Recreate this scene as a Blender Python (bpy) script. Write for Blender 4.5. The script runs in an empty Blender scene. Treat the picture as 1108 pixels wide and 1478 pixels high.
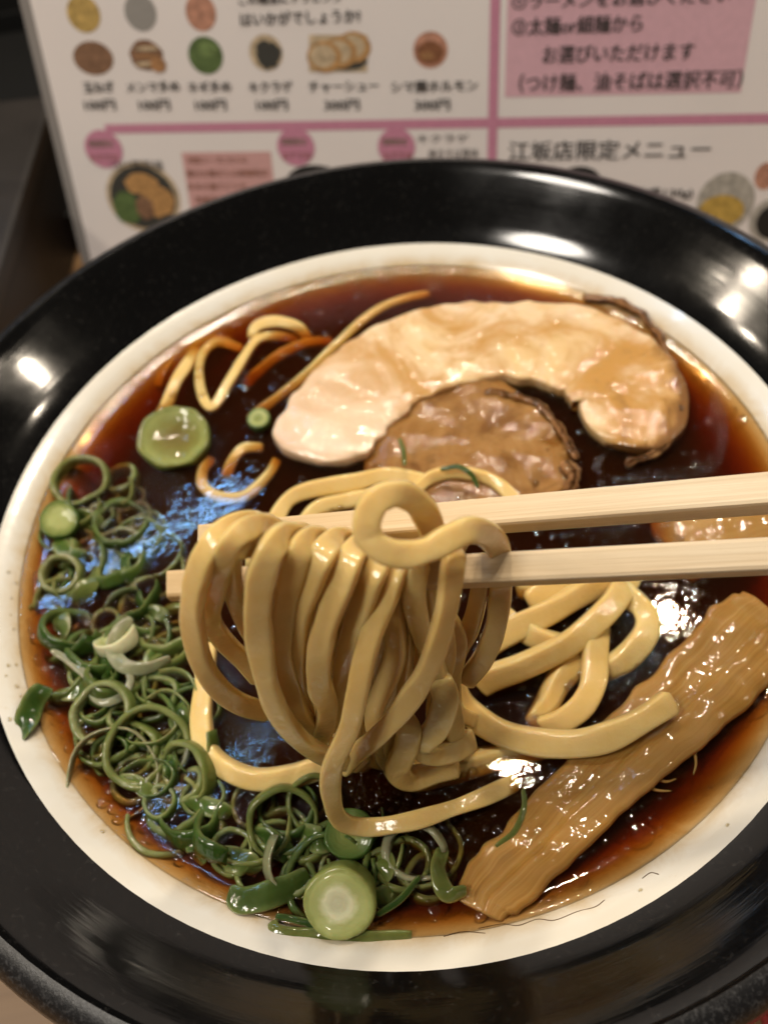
import bpy, bmesh, math, random
from mathutils import Vector, Matrix, noise

random.seed(7)
scene = bpy.context.scene
col = scene.collection

# ------------------------------------------------------------------ camera
RIM_Z = 0.066                       # height above the table of the white / black glaze line
BROTH_Z = RIM_Z - 0.0036            # broth level
CAM = Vector((-0.00289, -0.10828, 0.15214 + RIM_Z))
PITCH, ROLL, FOCAL = 0.94908, -0.16041, 32.0
PXF = 1478 * FOCAL / 36.0
_cp, _sp, _cr, _sr = math.cos(PITCH), math.sin(PITCH), math.cos(ROLL), math.sin(ROLL)
_fw = Vector((0, _cp, -_sp)); _u = Vector((0, _sp, _cp)); _x = Vector((1, 0, 0))
RIGHT = _cr * _x + _sr * _u
UP = -_sr * _x + _cr * _u
cam = bpy.data.cameras.new('camera')
cam.sensor_fit = 'VERTICAL'; cam.sensor_height = 36.0; cam.sensor_width = 27.0; cam.lens = FOCAL
cam.clip_start = 0.005; cam.clip_end = 50
cam.dof.use_dof = True; cam.dof.focus_distance = 0.139; cam.dof.aperture_fstop = 15.0
cam_o = bpy.data.objects.new('camera', cam); col.objects.link(cam_o)
cam_o.matrix_world = Matrix(((RIGHT.x, UP.x, -_fw.x, CAM.x), (RIGHT.y, UP.y, -_fw.y, CAM.y),
                             (RIGHT.z, UP.z, -_fw.z, CAM.z), (0, 0, 0, 1)))
scene.camera = cam_o

# ------------------------------------------------------------------ light
world = bpy.data.worlds.new('World'); scene.world = world; world.use_nodes = True
bg = world.node_tree.nodes['Background']
bg.inputs['Color'].default_value = (1.0, 0.86, 0.70, 1); bg.inputs['Strength'].default_value = 0.065
def lamp(name, loc, target, power, color, sx, sy=None):
    l = bpy.data.lights.new(name, 'AREA'); l.energy = power; l.color = color
    if sy: l.shape = 'RECTANGLE'; l.size = sx; l.size_y = sy
    else: l.shape = 'DISK'; l.size = sx
    o = bpy.data.objects.new(name, l); col.objects.link(o); o.location = loc
    o.rotation_euler = (Vector(target) - Vector(loc)).to_track_quat('-Z', 'Y').to_euler()
    return o
WARM = (1.0, 0.86, 0.67)
lamp('ceiling_spot', (0.42, 0.54, 1.22), (0, 0, 0.06), 4.6, WARM, 0.05)
lamp('ceiling_spot', (-0.02, 0.62, 1.25), (0, 0, 0.06), 5.4, WARM, 0.08)
lamp('ceiling_spot', (0.12, 0.345, 1.20), (0, 0, 0.06), 3.0, WARM, 0.05)
for x, y, z, p in ((-1.30, 0.26, 1.25, 3.6), (-1.42, 0.10, 1.25, 3.6), (-1.22, 0.42, 1.25, 2.4), (1.30, 0.02, 1.25, 2.8), (1.15, 0.20, 1.25, 1.6)):
    lamp('ceiling_spot', (x, y, z), (0, 0, 0.06), p, WARM, 0.06)
lamp('front_fill', (-0.62, -0.30, 1.36), (0, 0.06, 0.08), 9.6, (1.0, 0.92, 0.81), 0.30)  # added fill light that brightens the noodle fronts and the menu
lamp('blue_tube', (-0.45, 0.82, 1.20), (-0.05, 0, 0.06), 2.0, (0.28, 0.56, 1.0), 0.46, 0.022)
lamp('blue_tube', (-0.27, 0.43, 1.22), (-0.05, 0, 0.06), 0.45, (0.30, 0.60, 1.0), 0.36, 0.010)

scene.view_settings.view_transform = 'Standard'
scene.view_settings.look = 'None'
scene.view_settings.exposure = 0.0
scene.view_settings.gamma = 1.0
scene.render.engine = 'CYCLES'
scene.cycles.use_denoising = True
scene.cycles.max_bounces = 10; scene.cycles.transparent_max_bounces = 24
scene.cycles.diffuse_bounces = 4; scene.cycles.glossy_bounces = 4
scene.cycles.sample_clamp_indirect = 4.0
scene.cycles.caustics_reflective = False; scene.cycles.caustics_refractive = False

# ------------------------------------------------------------------ surveying helpers (photo measurement -> place in the world)
def ray(px, py):
    return RIGHT * ((px - 554.0) / PXF) + UP * ((739.0 - py) / PXF) + _fw
def on_level(px, py, z):
    d = ray(px, py); return CAM + d * ((z - CAM.z) / d.z)
def on_broth(px, py, h=0.0):              # h in mm above the broth
    return on_level(px, py, BROTH_Z + h * 0.001)
HANG = Vector((0, -0.20, -1)).normalized()          # the lifted noodles hang along this
HANG_N = Vector((1, 0, 0)).cross(HANG).normalized()
if HANG_N.y > 0: HANG_N = -HANG_N
HANG_A = CAM + ray(554, 830) * 0.120
def on_hang(px, py, off=0.0):             # off in mm in front of the chopstick plane
    d = ray(px, py); a = HANG_A + HANG_N * (off * 0.001)
    return CAM + d * ((a - CAM).dot(HANG_N) / d.dot(HANG_N))

# ------------------------------------------------------------------ object helpers
def tag(o, label=None, category=None, group=None, kind=None):
    if label: o['label'] = label
    if category: o['category'] = category
    if group: o['group'] = group
    if kind: o['kind'] = kind
    return o
def link(name, me, mat=None, parent=None):
    o = bpy.data.objects.new(name, me); col.objects.link(o)
    if mat is not None:
        me.materials.clear()
        me.materials.append(mat)
    if parent is not None: o.parent = parent
    return o
def empty(name, loc=(0, 0, 0)):
    o = bpy.data.objects.new(name, None); col.objects.link(o); o.location = loc
    o.empty_display_size = 0.02
    return o
def mesh(name, verts, faces, smooth=True, uvs=None):
    me = bpy.data.meshes.new(name); me.from_pydata([tuple(v) for v in verts], [], faces)
    if uvs:
        layer = me.uv_layers.new(name='UVMap')
        for lp in me.loops: layer.data[lp.index].uv = uvs[lp.vertex_index]
    if smooth: me.polygons.foreach_set('use_smooth', [True] * len(me.polygons))
    me.update(); return me
def recentre(me, origin):
    me.transform(Matrix.Translation(-Vector(origin)))
def spline(pts, n=10):
    """Catmull-Rom through pts (tuples of any length)."""
    P = [Vector(p) for p in pts]
    P = [P[0] * 2 - P[1]] + P + [P[-1] * 2 - P[-2]]
    out = []
    for i in range(1, len(P) - 2):
        a, b, c, d = P[i - 1], P[i], P[i + 1], P[i + 2]
        for k in range(n):
            t = k / n
            out.append(0.5 * ((2 * b) + (c - a) * t + (2 * a - 5 * b + 4 * c - d) * t * t + (3 * b - a - 3 * c + d) * t ** 3))
    out.append(P[-2].copy()); return out
def profile_rect(w, h, r=0.45, seg=3):
    """rounded rectangle, w x h, r = corner radius as a share of the smaller side"""
    rad = min(w, h) * r; pts = []
    for cx, cy, a0 in ((w/2-rad, h/2-rad, 0), (-w/2+rad, h/2-rad, 90), (-w/2+rad, -h/2+rad, 180), (w/2-rad, -h/2+rad, 270)):
        for k in range(seg + 1):
            a = math.radians(a0 + 90 * k / seg); pts.append((cx + rad * math.cos(a), cy + rad * math.sin(a)))
    return pts
def sweep(name, path, prof, up=Vector((0, -0.6, 0.8)), scales=None, twist=0.0, wob=0.0, seed=0, taper_ends=True):
    """sweep a closed profile (side, up) along a path of points"""
    n = len(path); m = len(prof); verts = []; uvs = []; faces = []
    length = 0.0; prev = None
    side_prev = None
    for i, p in enumerate(path):
        a = path[max(i - 1, 0)]; b = path[min(i + 1, n - 1)]
        t = (b - a).normalized()
        u_ = up(i / (n - 1)) if callable(up) else up
        s = t.cross(u_)
        if s.length < 0.15 and side_prev is not None: s = side_prev - t * side_prev.dot(t)
        s.normalize()
        if side_prev is not None and s.dot(side_prev) < 0: s = -s
        if side_prev is not None: s = (s * 0.5 + side_prev * 0.5); s -= t * s.dot(t); s.normalize()
        side_prev = s.copy()
        v = s.cross(t).normalized()
        tw = twist * math.sin(i / n * 5.0 + seed) 
        c_, s_ = math.cos(tw), math.sin(tw)
        s2 = s * c_ + v * s_; v2 = v * c_ - s * s_
        if prev is not None: length += (p - prev).length
        prev = p
        sc = scales[i] if scales else (1.0, 1.0)
        if not isinstance(sc, tuple): sc = (sc, sc)
        if taper_ends and i in (0, n - 1): sc = (sc[0] * 0.72, sc[1] * 0.72)
        for k, (x, y) in enumerate(prof):
            q = p + s2 * (x * sc[0]) + v2 * (y * sc[1])
            if wob: q += noise.noise_vector(q * 260 + Vector((seed, 0, 0))) * wob
            verts.append(q); uvs.append((k / m, length))
    for i in range(n - 1):
        for k in range(m):
            k2 = (k + 1) % m
            faces.append((i * m + k, i * m + k2, (i + 1) * m + k2, (i + 1) * m + k))
    faces.append(tuple(range(m - 1, -1, -1))); faces.append(tuple((n - 1) * m + k for k in range(m)))
    return mesh(name, verts, faces, True, uvs)
def lathe(name, prof, seg=128):
    verts, faces, uvs = [], [], []
    acc = 0.0
    for i, (r, z) in enumerate(prof):
        if i: acc += math.hypot(r - prof[i-1][0], z - prof[i-1][1])
        for k in range(seg):
            a = 2 * math.pi * k / seg
            verts.append((r * math.cos(a), r * math.sin(a), z)); uvs.append((k / seg, acc))
    for i in range(len(prof) - 1):
        for k in range(seg):
            k2 = (k + 1) % seg
            faces.append((i * seg + k, i * seg + k2, (i + 1) * seg + k2, (i + 1) * seg + k))
    return mesh(name, verts, faces, True, uvs)
def box_mesh(name, sx, sy, sz, bevel=0.0):
    bm = bmesh.new(); bmesh.ops.create_cube(bm, size=1.0)
    bmesh.ops.scale(bm, vec=(sx, sy, sz), verts=bm.verts)
    if bevel: bmesh.ops.bevel(bm, geom=list(bm.edges), offset=bevel, segments=2, affect='EDGES', profile=0.7)
    me = bpy.data.meshes.new(name); bm.to_mesh(me); bm.free(); return me

# ------------------------------------------------------------------ material helpers
class NT:
    def __init__(s, name):
        s.m = bpy.data.materials.new(name); s.m.use_nodes = True; s.t = s.m.node_tree
        s.b = s.t.nodes['Principled BSDF']; s.out = s.t.nodes['Material Output']
    def n(s, typ, **kw):
        o = s.t.nodes.new(typ)
        for k, v in kw.items():
            if k in o.inputs.keys(): o.inputs[k].default_value = v
            else: setattr(o, k, v)
        return o
    def l(s, a, b): s.t.links.new(a, b)
    def set(s, **kw):
        for k, v in kw.items(): s.b.inputs[k.replace('_', ' ')].default_value = v
    def coord(s, out='Object', scale=(1, 1, 1)):
        c = s.n('ShaderNodeTexCoord'); mp = s.n('ShaderNodeMapping'); mp.inputs['Scale'].default_value = scale
        s.l(c.outputs[out], mp.inputs[0]); return mp.outputs[0]
    def noise(s, vec, scale, detail=4.0, rough=0.55, dist=0.0):
        t = s.n('ShaderNodeTexNoise'); t.inputs['Scale'].default_value = scale; t.inputs['Detail'].default_value = detail
        t.inputs['Roughness'].default_value = rough; t.inputs['Distortion'].default_value = dist
        s.l(vec, t.inputs['Vector']); return t.outputs['Fac']
    def ramp(s, fac, stops):
        r = s.n('ShaderNodeValToRGB'); e = r.color_ramp.elements
        while len(e) < len(stops): e.new(0.5)
        for k, (p, c) in enumerate(stops):
            e[k].position = p; e[k].color = (*c, 1) if len(c) == 3 else c
        s.l(fac, r.inputs[0]); return r.outputs[0]
    def mix(s, fac, a, b, mode='MIX'):
        x = s.n('ShaderNodeMix'); x.data_type = 'RGBA'; x.blend_type = mode
        for i, v in ((0, fac), (6, a), (7, b)):
            if hasattr(v, 'is_output'): s.l(v, x.inputs[i])
            else: x.inputs[i].default_value = v if i == 0 else (*v, 1)
        return x.outputs[2]
    def bump(s, h, strength=0.3, dist=0.001):
        b = s.n('ShaderNodeBump'); b.inputs['Strength'].default_value = strength; b.inputs['Distance'].default_value = dist
        s.l(h, b.inputs['Height']); s.l(b.outputs[0], s.b.inputs['Normal']); return b
    def wet(s, scale=1500, strength=0.6, dist=0.0006):       # fine ripple of the wet film only
        b = s.n('ShaderNodeBump'); b.inputs['Strength'].default_value = strength; b.inputs['Distance'].default_value = dist
        s.l(s.noise(s.coord('Object'), scale, 2, 0.5), b.inputs['Height']); s.l(b.outputs[0], s.b.inputs['Coat Normal'])
    def base(s, o): s.l(o, s.b.inputs['Base Color'])
def gray(a, b): return [(0.0, (a, a, a)), (1.0, (b, b, b))]

def mat_black_glaze():
    t = NT('black_glaze'); v = t.coord('UV', (40, 900, 1)); o = t.coord('Object')
    st = t.noise(v, 1.0, 3); sp = t.noise(o, 900, 3, 0.7); sm = t.noise(o, 60, 4)
    t.base(t.mix(t.ramp(sp, [(0.58, (0, 0, 0)), (0.80, (1, 1, 1))]), (0.0025, 0.0025, 0.0027), (0.022, 0.021, 0.020)))
    t.l(t.ramp(sm, [(0.3, (0.07,) * 3), (0.75, (0.17,) * 3)]), t.b.inputs['Roughness'])
    t.bump(st, 0.04, 0.0003); t.set(Specular_IOR_Level=0.4, Coat_Weight=0.1, Coat_Roughness=0.05)
    return t.m
def mat_worn_lip():
    t = NT('worn_black_lip'); o = t.coord('Object'); sp = t.noise(o, 1400, 4, 0.75)
    t.base(t.mix(t.ramp(sp, [(0.50, (0, 0, 0)), (0.72, (1, 1, 1))]), (0.006, 0.006, 0.007), (0.05, 0.05, 0.052)))
    t.set(Roughness=0.38); t.bump(sp, 0.25, 0.0003); return t.m
def mat_white_glaze():
    t = NT('white_glaze'); o = t.coord('Object'); a = t.noise(o, 55, 4); f = t.noise(o, 420, 5, 0.7)
    c = t.mix(t.ramp(a, [(0.35, (0, 0, 0)), (0.75, (1, 1, 1))]), (0.74, 0.72, 0.665), (0.70, 0.655, 0.56))
    c = t.mix(t.ramp(f, [(0.66, (0, 0, 0)), (0.80, (0.55,) * 3)]), c, (0.52, 0.40, 0.22))
    sx = t.n('ShaderNodeSeparateXYZ'); t.l(o, sx.inputs[0]); mr = t.n('ShaderNodeMapRange'); mr.inputs[1].default_value = 0.0622; mr.inputs[2].default_value = 0.0658; mr.inputs[3].default_value = 1.0; mr.inputs[4].default_value = 0.0
    t.l(sx.outputs[2], mr.inputs[0]); mm = t.n('ShaderNodeMath'); mm.operation = 'MULTIPLY'; t.l(mr.outputs[0], mm.inputs[0]); t.l(t.noise(o, 75, 6, 0.7, 1.2), mm.inputs[1])
    c = t.mix(t.ramp(mm.outputs[0], [(0.13, (0, 0, 0)), (0.45, (0.75,) * 3)]), c, (0.50, 0.33, 0.12))      # dried broth tide marks
    t.base(c); t.set(Roughness=0.16, Coat_Weight=0.4, Coat_Roughness=0.05); t.bump(t.noise(o, 130, 3), 0.12, 0.0006); return t.m
def mat_noodle():
    t = NT('noodle'); v = t.coord('UV', (5, 260, 1)); o = t.coord('Object'); a = t.noise(o, 190, 4); f = t.noise(v, 1.0, 4, 0.6)
    c = t.mix(t.ramp(a, [(0.3, (0, 0, 0)), (0.7, (1, 1, 1))]), (0.69, 0.49, 0.18), (0.75, 0.58, 0.265))
    c = t.mix(t.ramp(f, [(0.55, (0, 0, 0)), (0.8, (0.35,) * 3)]), c, (0.72, 0.47, 0.14))
    oi = t.n('ShaderNodeObjectInfo')
    c = t.mix(t.ramp(oi.outputs['Random'], [(0.0, (0, 0, 0)), (1.0, (0.45,) * 3)]), c, (0.66, 0.42, 0.125))
    t.base(c); t.set(Roughness=0.4, Specular_IOR_Level=0.12, Subsurface_Weight=0.5, Subsurface_Scale=0.0026, Coat_Weight=0.9, Coat_Roughness=0.05, Coat_IOR=1.4)
    t.b.inputs['Subsurface Radius'].default_value = (1.0, 0.55, 0.2)
    w = t.noise(o, 1100, 3, 0.6); wide = t.noise(v, 0.6, 2)
    t.bump(t.mix(0.3, w, wide), 0.22, 0.0005); t.wet(1000, 0.22, 0.0005); return t.m
def mat_wood_stick():
    t = NT('pale_chopstick_wood'); v = t.coord('Object', (14, 900, 900)); g = t.noise(v, 1.0, 5, 0.65); o = t.coord('Object', (300, 1500, 1500)); g2 = t.noise(o, 1.0, 3)
    c = t.ramp(g, [(0.25, (0.58, 0.44, 0.28)), (0.6, (0.74, 0.62, 0.45))])
    c = t.mix(t.ramp(g2, [(0.6, (0, 0, 0)), (0.85, (0.4,) * 3)]), c, (0.60, 0.46, 0.28))
    tc = t.n('ShaderNodeTexCoord'); sx = t.n('ShaderNodeSeparateXYZ'); t.l(tc.outputs['Object'], sx.inputs[0])
    t.base(t.mix(t.ramp(sx.outputs[0], [(0.010, (0.75,) * 3), (0.070, (0, 0, 0))]), c, (0.56, 0.37, 0.15)))     # soaked with broth towards the tip
    t.set(Roughness=0.5); t.bump(g, 0.35, 0.0004); return t.m
def mat_table():
    t = NT('table_wood'); v = t.coord('Object', (6, 70, 6)); g = t.noise(v, 1.0, 6, 0.6, 0.6)
    t.base(t.ramp(g, [(0.3, (0.20, 0.105, 0.045)), (0.65, (0.36, 0.215, 0.10))])); t.set(Roughness=0.4); t.bump(g, 0.15, 0.0005); return t.m
def mat_plain(name, c, rough=0.5, noise_amt=0.15, scale=120, **kw):
    t = NT(name); o = t.coord('Object'); a = t.noise(o, scale, 4)
    d = tuple(max(0, x * (1 - noise_amt)) for x in c); b = tuple(min(1, x * (1 + noise_amt)) for x in c)
    t.base(t.ramp(a, [(0.3, d), (0.7, b)])); t.set(Roughness=rough, **kw); return t.m
def mat_broth():
    t = NT('soy_broth'); t.t.nodes.remove(t.b)
    fr = t.n('ShaderNodeFresnel'); fr.inputs['IOR'].default_value = 1.36
    tr = t.n('ShaderNodeBsdfTransparent'); gl = t.n('ShaderNodeBsdfGlossy'); gl.inputs['Roughness'].default_value = 0.02
    mx = t.n('ShaderNodeMixShader'); bp = t.n('ShaderNodeBump'); o = t.coord('Object')
    a = t.noise(o, 90, 3); b = t.noise(o, 520, 2)
    h = t.mix(0.25, a, b); t.l(h, bp.inputs['Height']); bp.inputs['Strength'].default_value = 0.12; bp.inputs['Distance'].default_value = 0.0010
    t.l(bp.outputs[0], fr.inputs['Normal']); t.l(bp.outputs[0], gl.inputs['Normal'])
    t.l(fr.outputs[0], mx.inputs[0]); t.l(tr.outputs[0], mx.inputs[1]); t.l(gl.outputs[0], mx.inputs[2]); t.l(mx.outputs[0], t.out.inputs['Surface'])
    va = t.n('ShaderNodeVolumeAbsorption'); va.inputs['Color'].default_value = (0.84, 0.56, 0.05, 1); va.inputs['Density'].default_value = 880.0
    vs = t.n('ShaderNodeVolumeScatter'); vs.inputs['Color'].default_value = (0.75, 0.36, 0.12, 1); vs.inputs['Density'].default_value = 38.0; vs.inputs['Anisotropy'].default_value = 0.2
    ad = t.n('ShaderNodeAddShader'); t.l(va.outputs[0], ad.inputs[0]); t.l(vs.outputs[0], ad.inputs[1]); t.l(ad.outputs[0], t.out.inputs['Volume']); return t.m
def mat_droplet():
    t = NT('oil_droplet'); t.t.nodes.remove(t.b)
    fr = t.n('ShaderNodeFresnel'); fr.inputs['IOR'].default_value = 1.75
    tr = t.n('ShaderNodeBsdfTransparent'); tr.inputs['Color'].default_value = (1.0, 0.94, 0.78, 1)
    gl = t.n('ShaderNodeBsdfGlossy'); gl.inputs['Roughness'].default_value = 0.05; mx = t.n('ShaderNodeMixShader')
    t.l(fr.outputs[0], mx.inputs[0]); t.l(tr.outputs[0], mx.inputs[1]); t.l(gl.outputs[0], mx.inputs[2]); t.l(mx.outputs[0], t.out.inputs['Surface']); return t.m
def mat_meat(name, c0, c1, stain, k=1.0, sear=None, gloss=0.75):
    t = NT(name); o = t.coord('Object'); uv = t.coord('UV', (9, 55, 1))
    a = t.noise(o, 45 * k, 5, 0.6, 0.6); b = t.noise(o, 55 * k, 6, 0.62, 0.8); f = t.noise(o, 620, 4, 0.7); lay = t.noise(uv, 1.0, 5, 0.65, 0.3); sp = t.noise(o, 420, 3, 0.6)
    c = t.mix(t.ramp(a, [(0.38, (0, 0, 0)), (0.62, (1, 1, 1))]), c0, c1)
    c = t.mix(t.ramp(lay, [(0.42, (0, 0, 0)), (0.72, (0.55,) * 3)]), c, tuple(min(1, x * 1.1 + 0.02) for x in c1))
    c = t.mix(t.ramp(b, [(0.46, (0, 0, 0)), (0.62, (0.85,) * 3)]), c, stain)
    c = t.mix(t.ramp(sp, [(0.66, (0, 0, 0)), (0.76, (0.5,) * 3)]), c, tuple(x * 0.45 for x in stain))
    if sear:                                    # browned outer edge of the slice and its pale end, laid out along the band
        tc = t.n('ShaderNodeTexCoord'); sx = t.n('ShaderNodeSeparateXYZ'); t.l(tc.outputs['UV'], sx.inputs[0])
        def m2(op, a_, b_):
            q = t.n('ShaderNodeMath'); q.operation = op
            for n_, v_ in ((0, a_), (1, b_)):
                if hasattr(v_, 'is_output'): t.l(v_, q.inputs[n_])
                else: q.inputs[n_].default_value = v_
            return q.outputs[0]
        c = t.mix(t.ramp(m2('ADD', m2('MULTIPLY', m2('MINIMUM', sx.outputs[1], 0.09), 3.2), b), [(0.62, (0, 0, 0)), (0.84, (0.8,) * 3)]), c, (0.47, 0.24, 0.055))
        c = t.mix(t.ramp(m2('ADD', sx.outputs[1], m2('MULTIPLY', a, 0.02)), [(0.018, (0.7,) * 3), (0.045, (0, 0, 0))]), c, (0.74, 0.57, 0.44))
        edge = m2('SUBTRACT', 1.0, m2('MULTIPLY', m2('ABSOLUTE', m2('SUBTRACT', sx.outputs[0], 0.5), 0.0), 2.6))
        along = m2('MAXIMUM', m2('SUBTRACT', m2('MULTIPLY', sx.outputs[1], 22.0), 1.15), 0.0)
        e2 = m2('MULTIPLY', m2('MINIMUM', along, 1.0), m2('ADD', edge, m2('MULTIPLY', m2('SUBTRACT', b, 0.5), 1.6)))
        c = t.mix(t.ramp(e2, [(0.50, (0, 0, 0)), (0.72, (0.9,) * 3)]), c, sear)
    t.base(c); t.set(Roughness=0.45, Specular_IOR_Level=0.10, Subsurface_Weight=0.25, Subsurface_Scale=0.002, Coat_Weight=gloss, Coat_Roughness=0.05)
    t.bump(t.mix(0.6, b, f), 0.45, 0.0007); t.wet(600, 0.35, 0.0008); return t.m
def mat_menma():
    t = NT('bamboo_shoot'); v = t.coord('UV', (20, 20, 1)); g = t.noise(v, 1.0, 6, 0.7, 0.5); o = t.coord('Object'); a = t.noise(o, 90, 4)
    c = t.ramp(g, [(0.25, (0.22, 0.10, 0.016)), (0.5, (0.315, 0.163, 0.035)), (0.75, (0.41, 0.24, 0.075))])
    t.base(t.mix(t.ramp(a, [(0.4, (0, 0, 0)), (0.75, (0.5,) * 3)]), c, (0.36, 0.22, 0.09)))
    t.set(Roughness=0.45, Specular_IOR_Level=0.10, Subsurface_Weight=0.4, Subsurface_Scale=0.003, Coat_Weight=0.55, Coat_Roughness=0.05)
    t.bump(t.mix(0.4, g, t.noise(o, 650, 3)), 0.16, 0.0005); t.wet(520, 0.28, 0.0006); return t.m
def mat_onion(name, outer, inner):
    t = NT(name); uv = t.n('ShaderNodeTexCoord'); sp = t.n('ShaderNodeSeparateXYZ'); t.l(uv.outputs['UV'], sp.inputs[0])
    o = t.coord('Object'); a = t.noise(o, 420, 4)
    c = t.ramp(sp.outputs[1], [(0.15, outer), (0.75, inner)])
    oi = t.n('ShaderNodeObjectInfo'); c = t.mix(t.ramp(oi.outputs['Random'], [(0.35, (0, 0, 0)), (1.0, (0.6,) * 3)]), c, (0.32, 0.33, 0.09))
    t.base(t.mix(t.ramp(a, [(0.4, (0, 0, 0)), (0.8, (0.45,) * 3)]), c, tuple(x * 0.55 for x in outer)))
    t.set(Roughness=0.35, Specular_IOR_Level=0.12, Subsurface_Weight=0.3, Subsurface_Scale=0.0015, Transmission_Weight=0.4, IOR=1.2, Coat_Weight=0.7, Coat_Roughness=0.05)
    t.bump(t.noise(o, 650, 2), 0.2, 0.0004); t.wet(600, 0.35, 0.0007); return t.m
def mat_print(name, c): return mat_plain(name, c, 0.45, 0.30 if max(c) - min(c) > 0.05 and name.endswith('print') else 0.05, 480)

M = dict(black=mat_black_glaze(), lip=mat_worn_lip(), white=mat_white_glaze(), noodle=mat_noodle(), stick=mat_wood_stick(),
         table=mat_table(), broth=mat_broth(), drop=mat_droplet(),
         pork=mat_meat('pork_fat', (0.68, 0.475, 0.225), (0.72, 0.555, 0.385), (0.50, 0.265, 0.065), sear=(0.17, 0.075, 0.025)),
         lean=mat_meat('pork_lean', (0.25, 0.115, 0.025), (0.34, 0.18, 0.058), (0.15, 0.058, 0.011), 1.6, gloss=0.4),
         crust=mat_meat('seared_crust', (0.22, 0.10, 0.036), (0.36, 0.19, 0.08), (0.05, 0.02, 0.008), 2.5),
         menma=mat_menma(),
         dark_onion=mat_onion('dark_green_onion', (0.045, 0.10, 0.014), (0.18, 0.25, 0.07)),
         mid_onion=mat_onion('green_onion', (0.10, 0.17, 0.03), (0.34, 0.39, 0.14)),
         pale_onion=mat_onion('pale_green_onion', (0.20, 0.26, 0.065), (0.43, 0.46, 0.21)),
         white_onion=mat_onion('white_onion', (0.38, 0.39, 0.24), (0.50, 0.50, 0.35)),
         paper=mat_plain('laminated_paper', (0.90, 0.855, 0.86), 0.35, 0.02, 25),
         laminate=mat_plain('laminate_margin', (0.30, 0.285, 0.28), 0.2, 0.05, 60),
         ink=mat_print('dark_ink', (0.05, 0.045, 0.045)), rose=mat_print('rose_ink', (0.62, 0.27, 0.40)),
         blush=mat_print('blush_ink', (0.74, 0.46, 0.55)), salmon=mat_print('salmon_ink', (0.68, 0.40, 0.40)))

# ------------------------------------------------------------------ setting
TB = link('table', mesh('table', [(-1.2, -0.8, 0), (1.2, -0.8, 0), (1.2, 0.40, 0), (-1.2, 0.40, 0), (-1.2, -0.8, -0.03), (1.2, -0.8, -0.03), (1.2, 0.40, -0.03), (-1.2, 0.40, -0.03)],
          [(0, 1, 2, 3), (7, 6, 5, 4), (0, 4, 5, 1), (1, 5, 6, 2), (2, 6, 7, 3), (3, 7, 4, 0)], False), M['table'])
tag(TB, 'light brown wooden counter under the black bowl', 'table', kind='structure')
me = box_mesh('back_wall', 2.4, 0.03, 0.42); BW = link('back_wall', me, mat_plain('dark_partition', (0.003, 0.0028, 0.0025), 0.8, 0.3, 10))
BW.location = (0, 0.385, 0.21); tag(BW, 'dark partition behind the counter', 'wall', kind='structure')

# ------------------------------------------------------------------ bowl
bowl = empty('ramen_bowl'); tag(bowl, 'wide black ramen bowl with a white glazed inside', 'bowl')
R1 = 0.085
flare = [(R1, RIM_Z), (0.0868, RIM_Z + 0.0012), (0.0895, RIM_Z + 0.0036), (0.0935, RIM_Z + 0.0077), (0.0975, RIM_Z + 0.0118), (0.0992, RIM_Z + 0.0134), (0.1000, RIM_Z + 0.0138)]
link('black_flare', lathe('black_flare', flare), M['black'], bowl)
lip = [(0.1000, RIM_Z + 0.0138), (0.1010, RIM_Z + 0.0137), (0.1028, RIM_Z + 0.0128), (0.1042, RIM_Z + 0.0112), (0.1047, RIM_Z + 0.0092), (0.1040, RIM_Z + 0.0072)]
link('lip', lathe('lip', lip), M['lip'], bowl)
outer = [(0.1040, RIM_Z + 0.0072), (0.1010, 0.064), (0.092, 0.050), (0.078, 0.034), (0.058, 0.018), (0.045, 0.010), (0.043, 0.009)]
link('outer_wall', lathe('outer_wall', outer), M['black'], bowl)
link('foot_ring', lathe('foot_ring', [(0.043, 0.009), (0.043, 0.0), (0.039, 0.0), (0.0385, 0.012), (0.0, 0.012)]), M['black'], bowl)
inside = [(0.0, 0.026), (0.02, 0.0265), (0.036, 0.030), (0.050, 0.037), (0.0615, 0.0462), (0.0705, 0.0547), (0.0760, 0.0598), (0.0790, 0.0624), (0.0815, 0.0643), (0.0838, 0.0655), (R1, RIM_Z)]
link('white_inside', lathe('white_inside', inside), M['white'], bowl)

# ------------------------------------------------------------------ broth
seg = 128
top = [(r, BROTH_Z) for r in (0.0, 0.02, 0.04, 0.055, 0.065, 0.0725, 0.0760)] + [(0.0775, BROTH_Z + 0.0001), (0.0786, BROTH_Z + 0.0004), (0.0796, BROTH_Z + 0.0010)]
under = [(0.0798, BROTH_Z + 0.0006), (0.0793, 0.0615), (0.0765, 0.0590), (0.0712, 0.0542), (0.0622, 0.0455), (0.0505, 0.0362), (0.0362, 0.0292), (0.02, 0.0257), (0.0, 0.0252)]
br = link('broth', lathe('broth', top + under, seg), M['broth'])
bm = bmesh.new(); bm.from_mesh(br.data); bmesh.ops.remove_doubles(bm, verts=bm.verts, dist=1e-6); bmesh.ops.recalc_face_normals(bm, faces=bm.faces); bm.to_mesh(br.data); bm.free()
tag(br, 'clear dark brown soy broth filling the white inside', 'soup')

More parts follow.
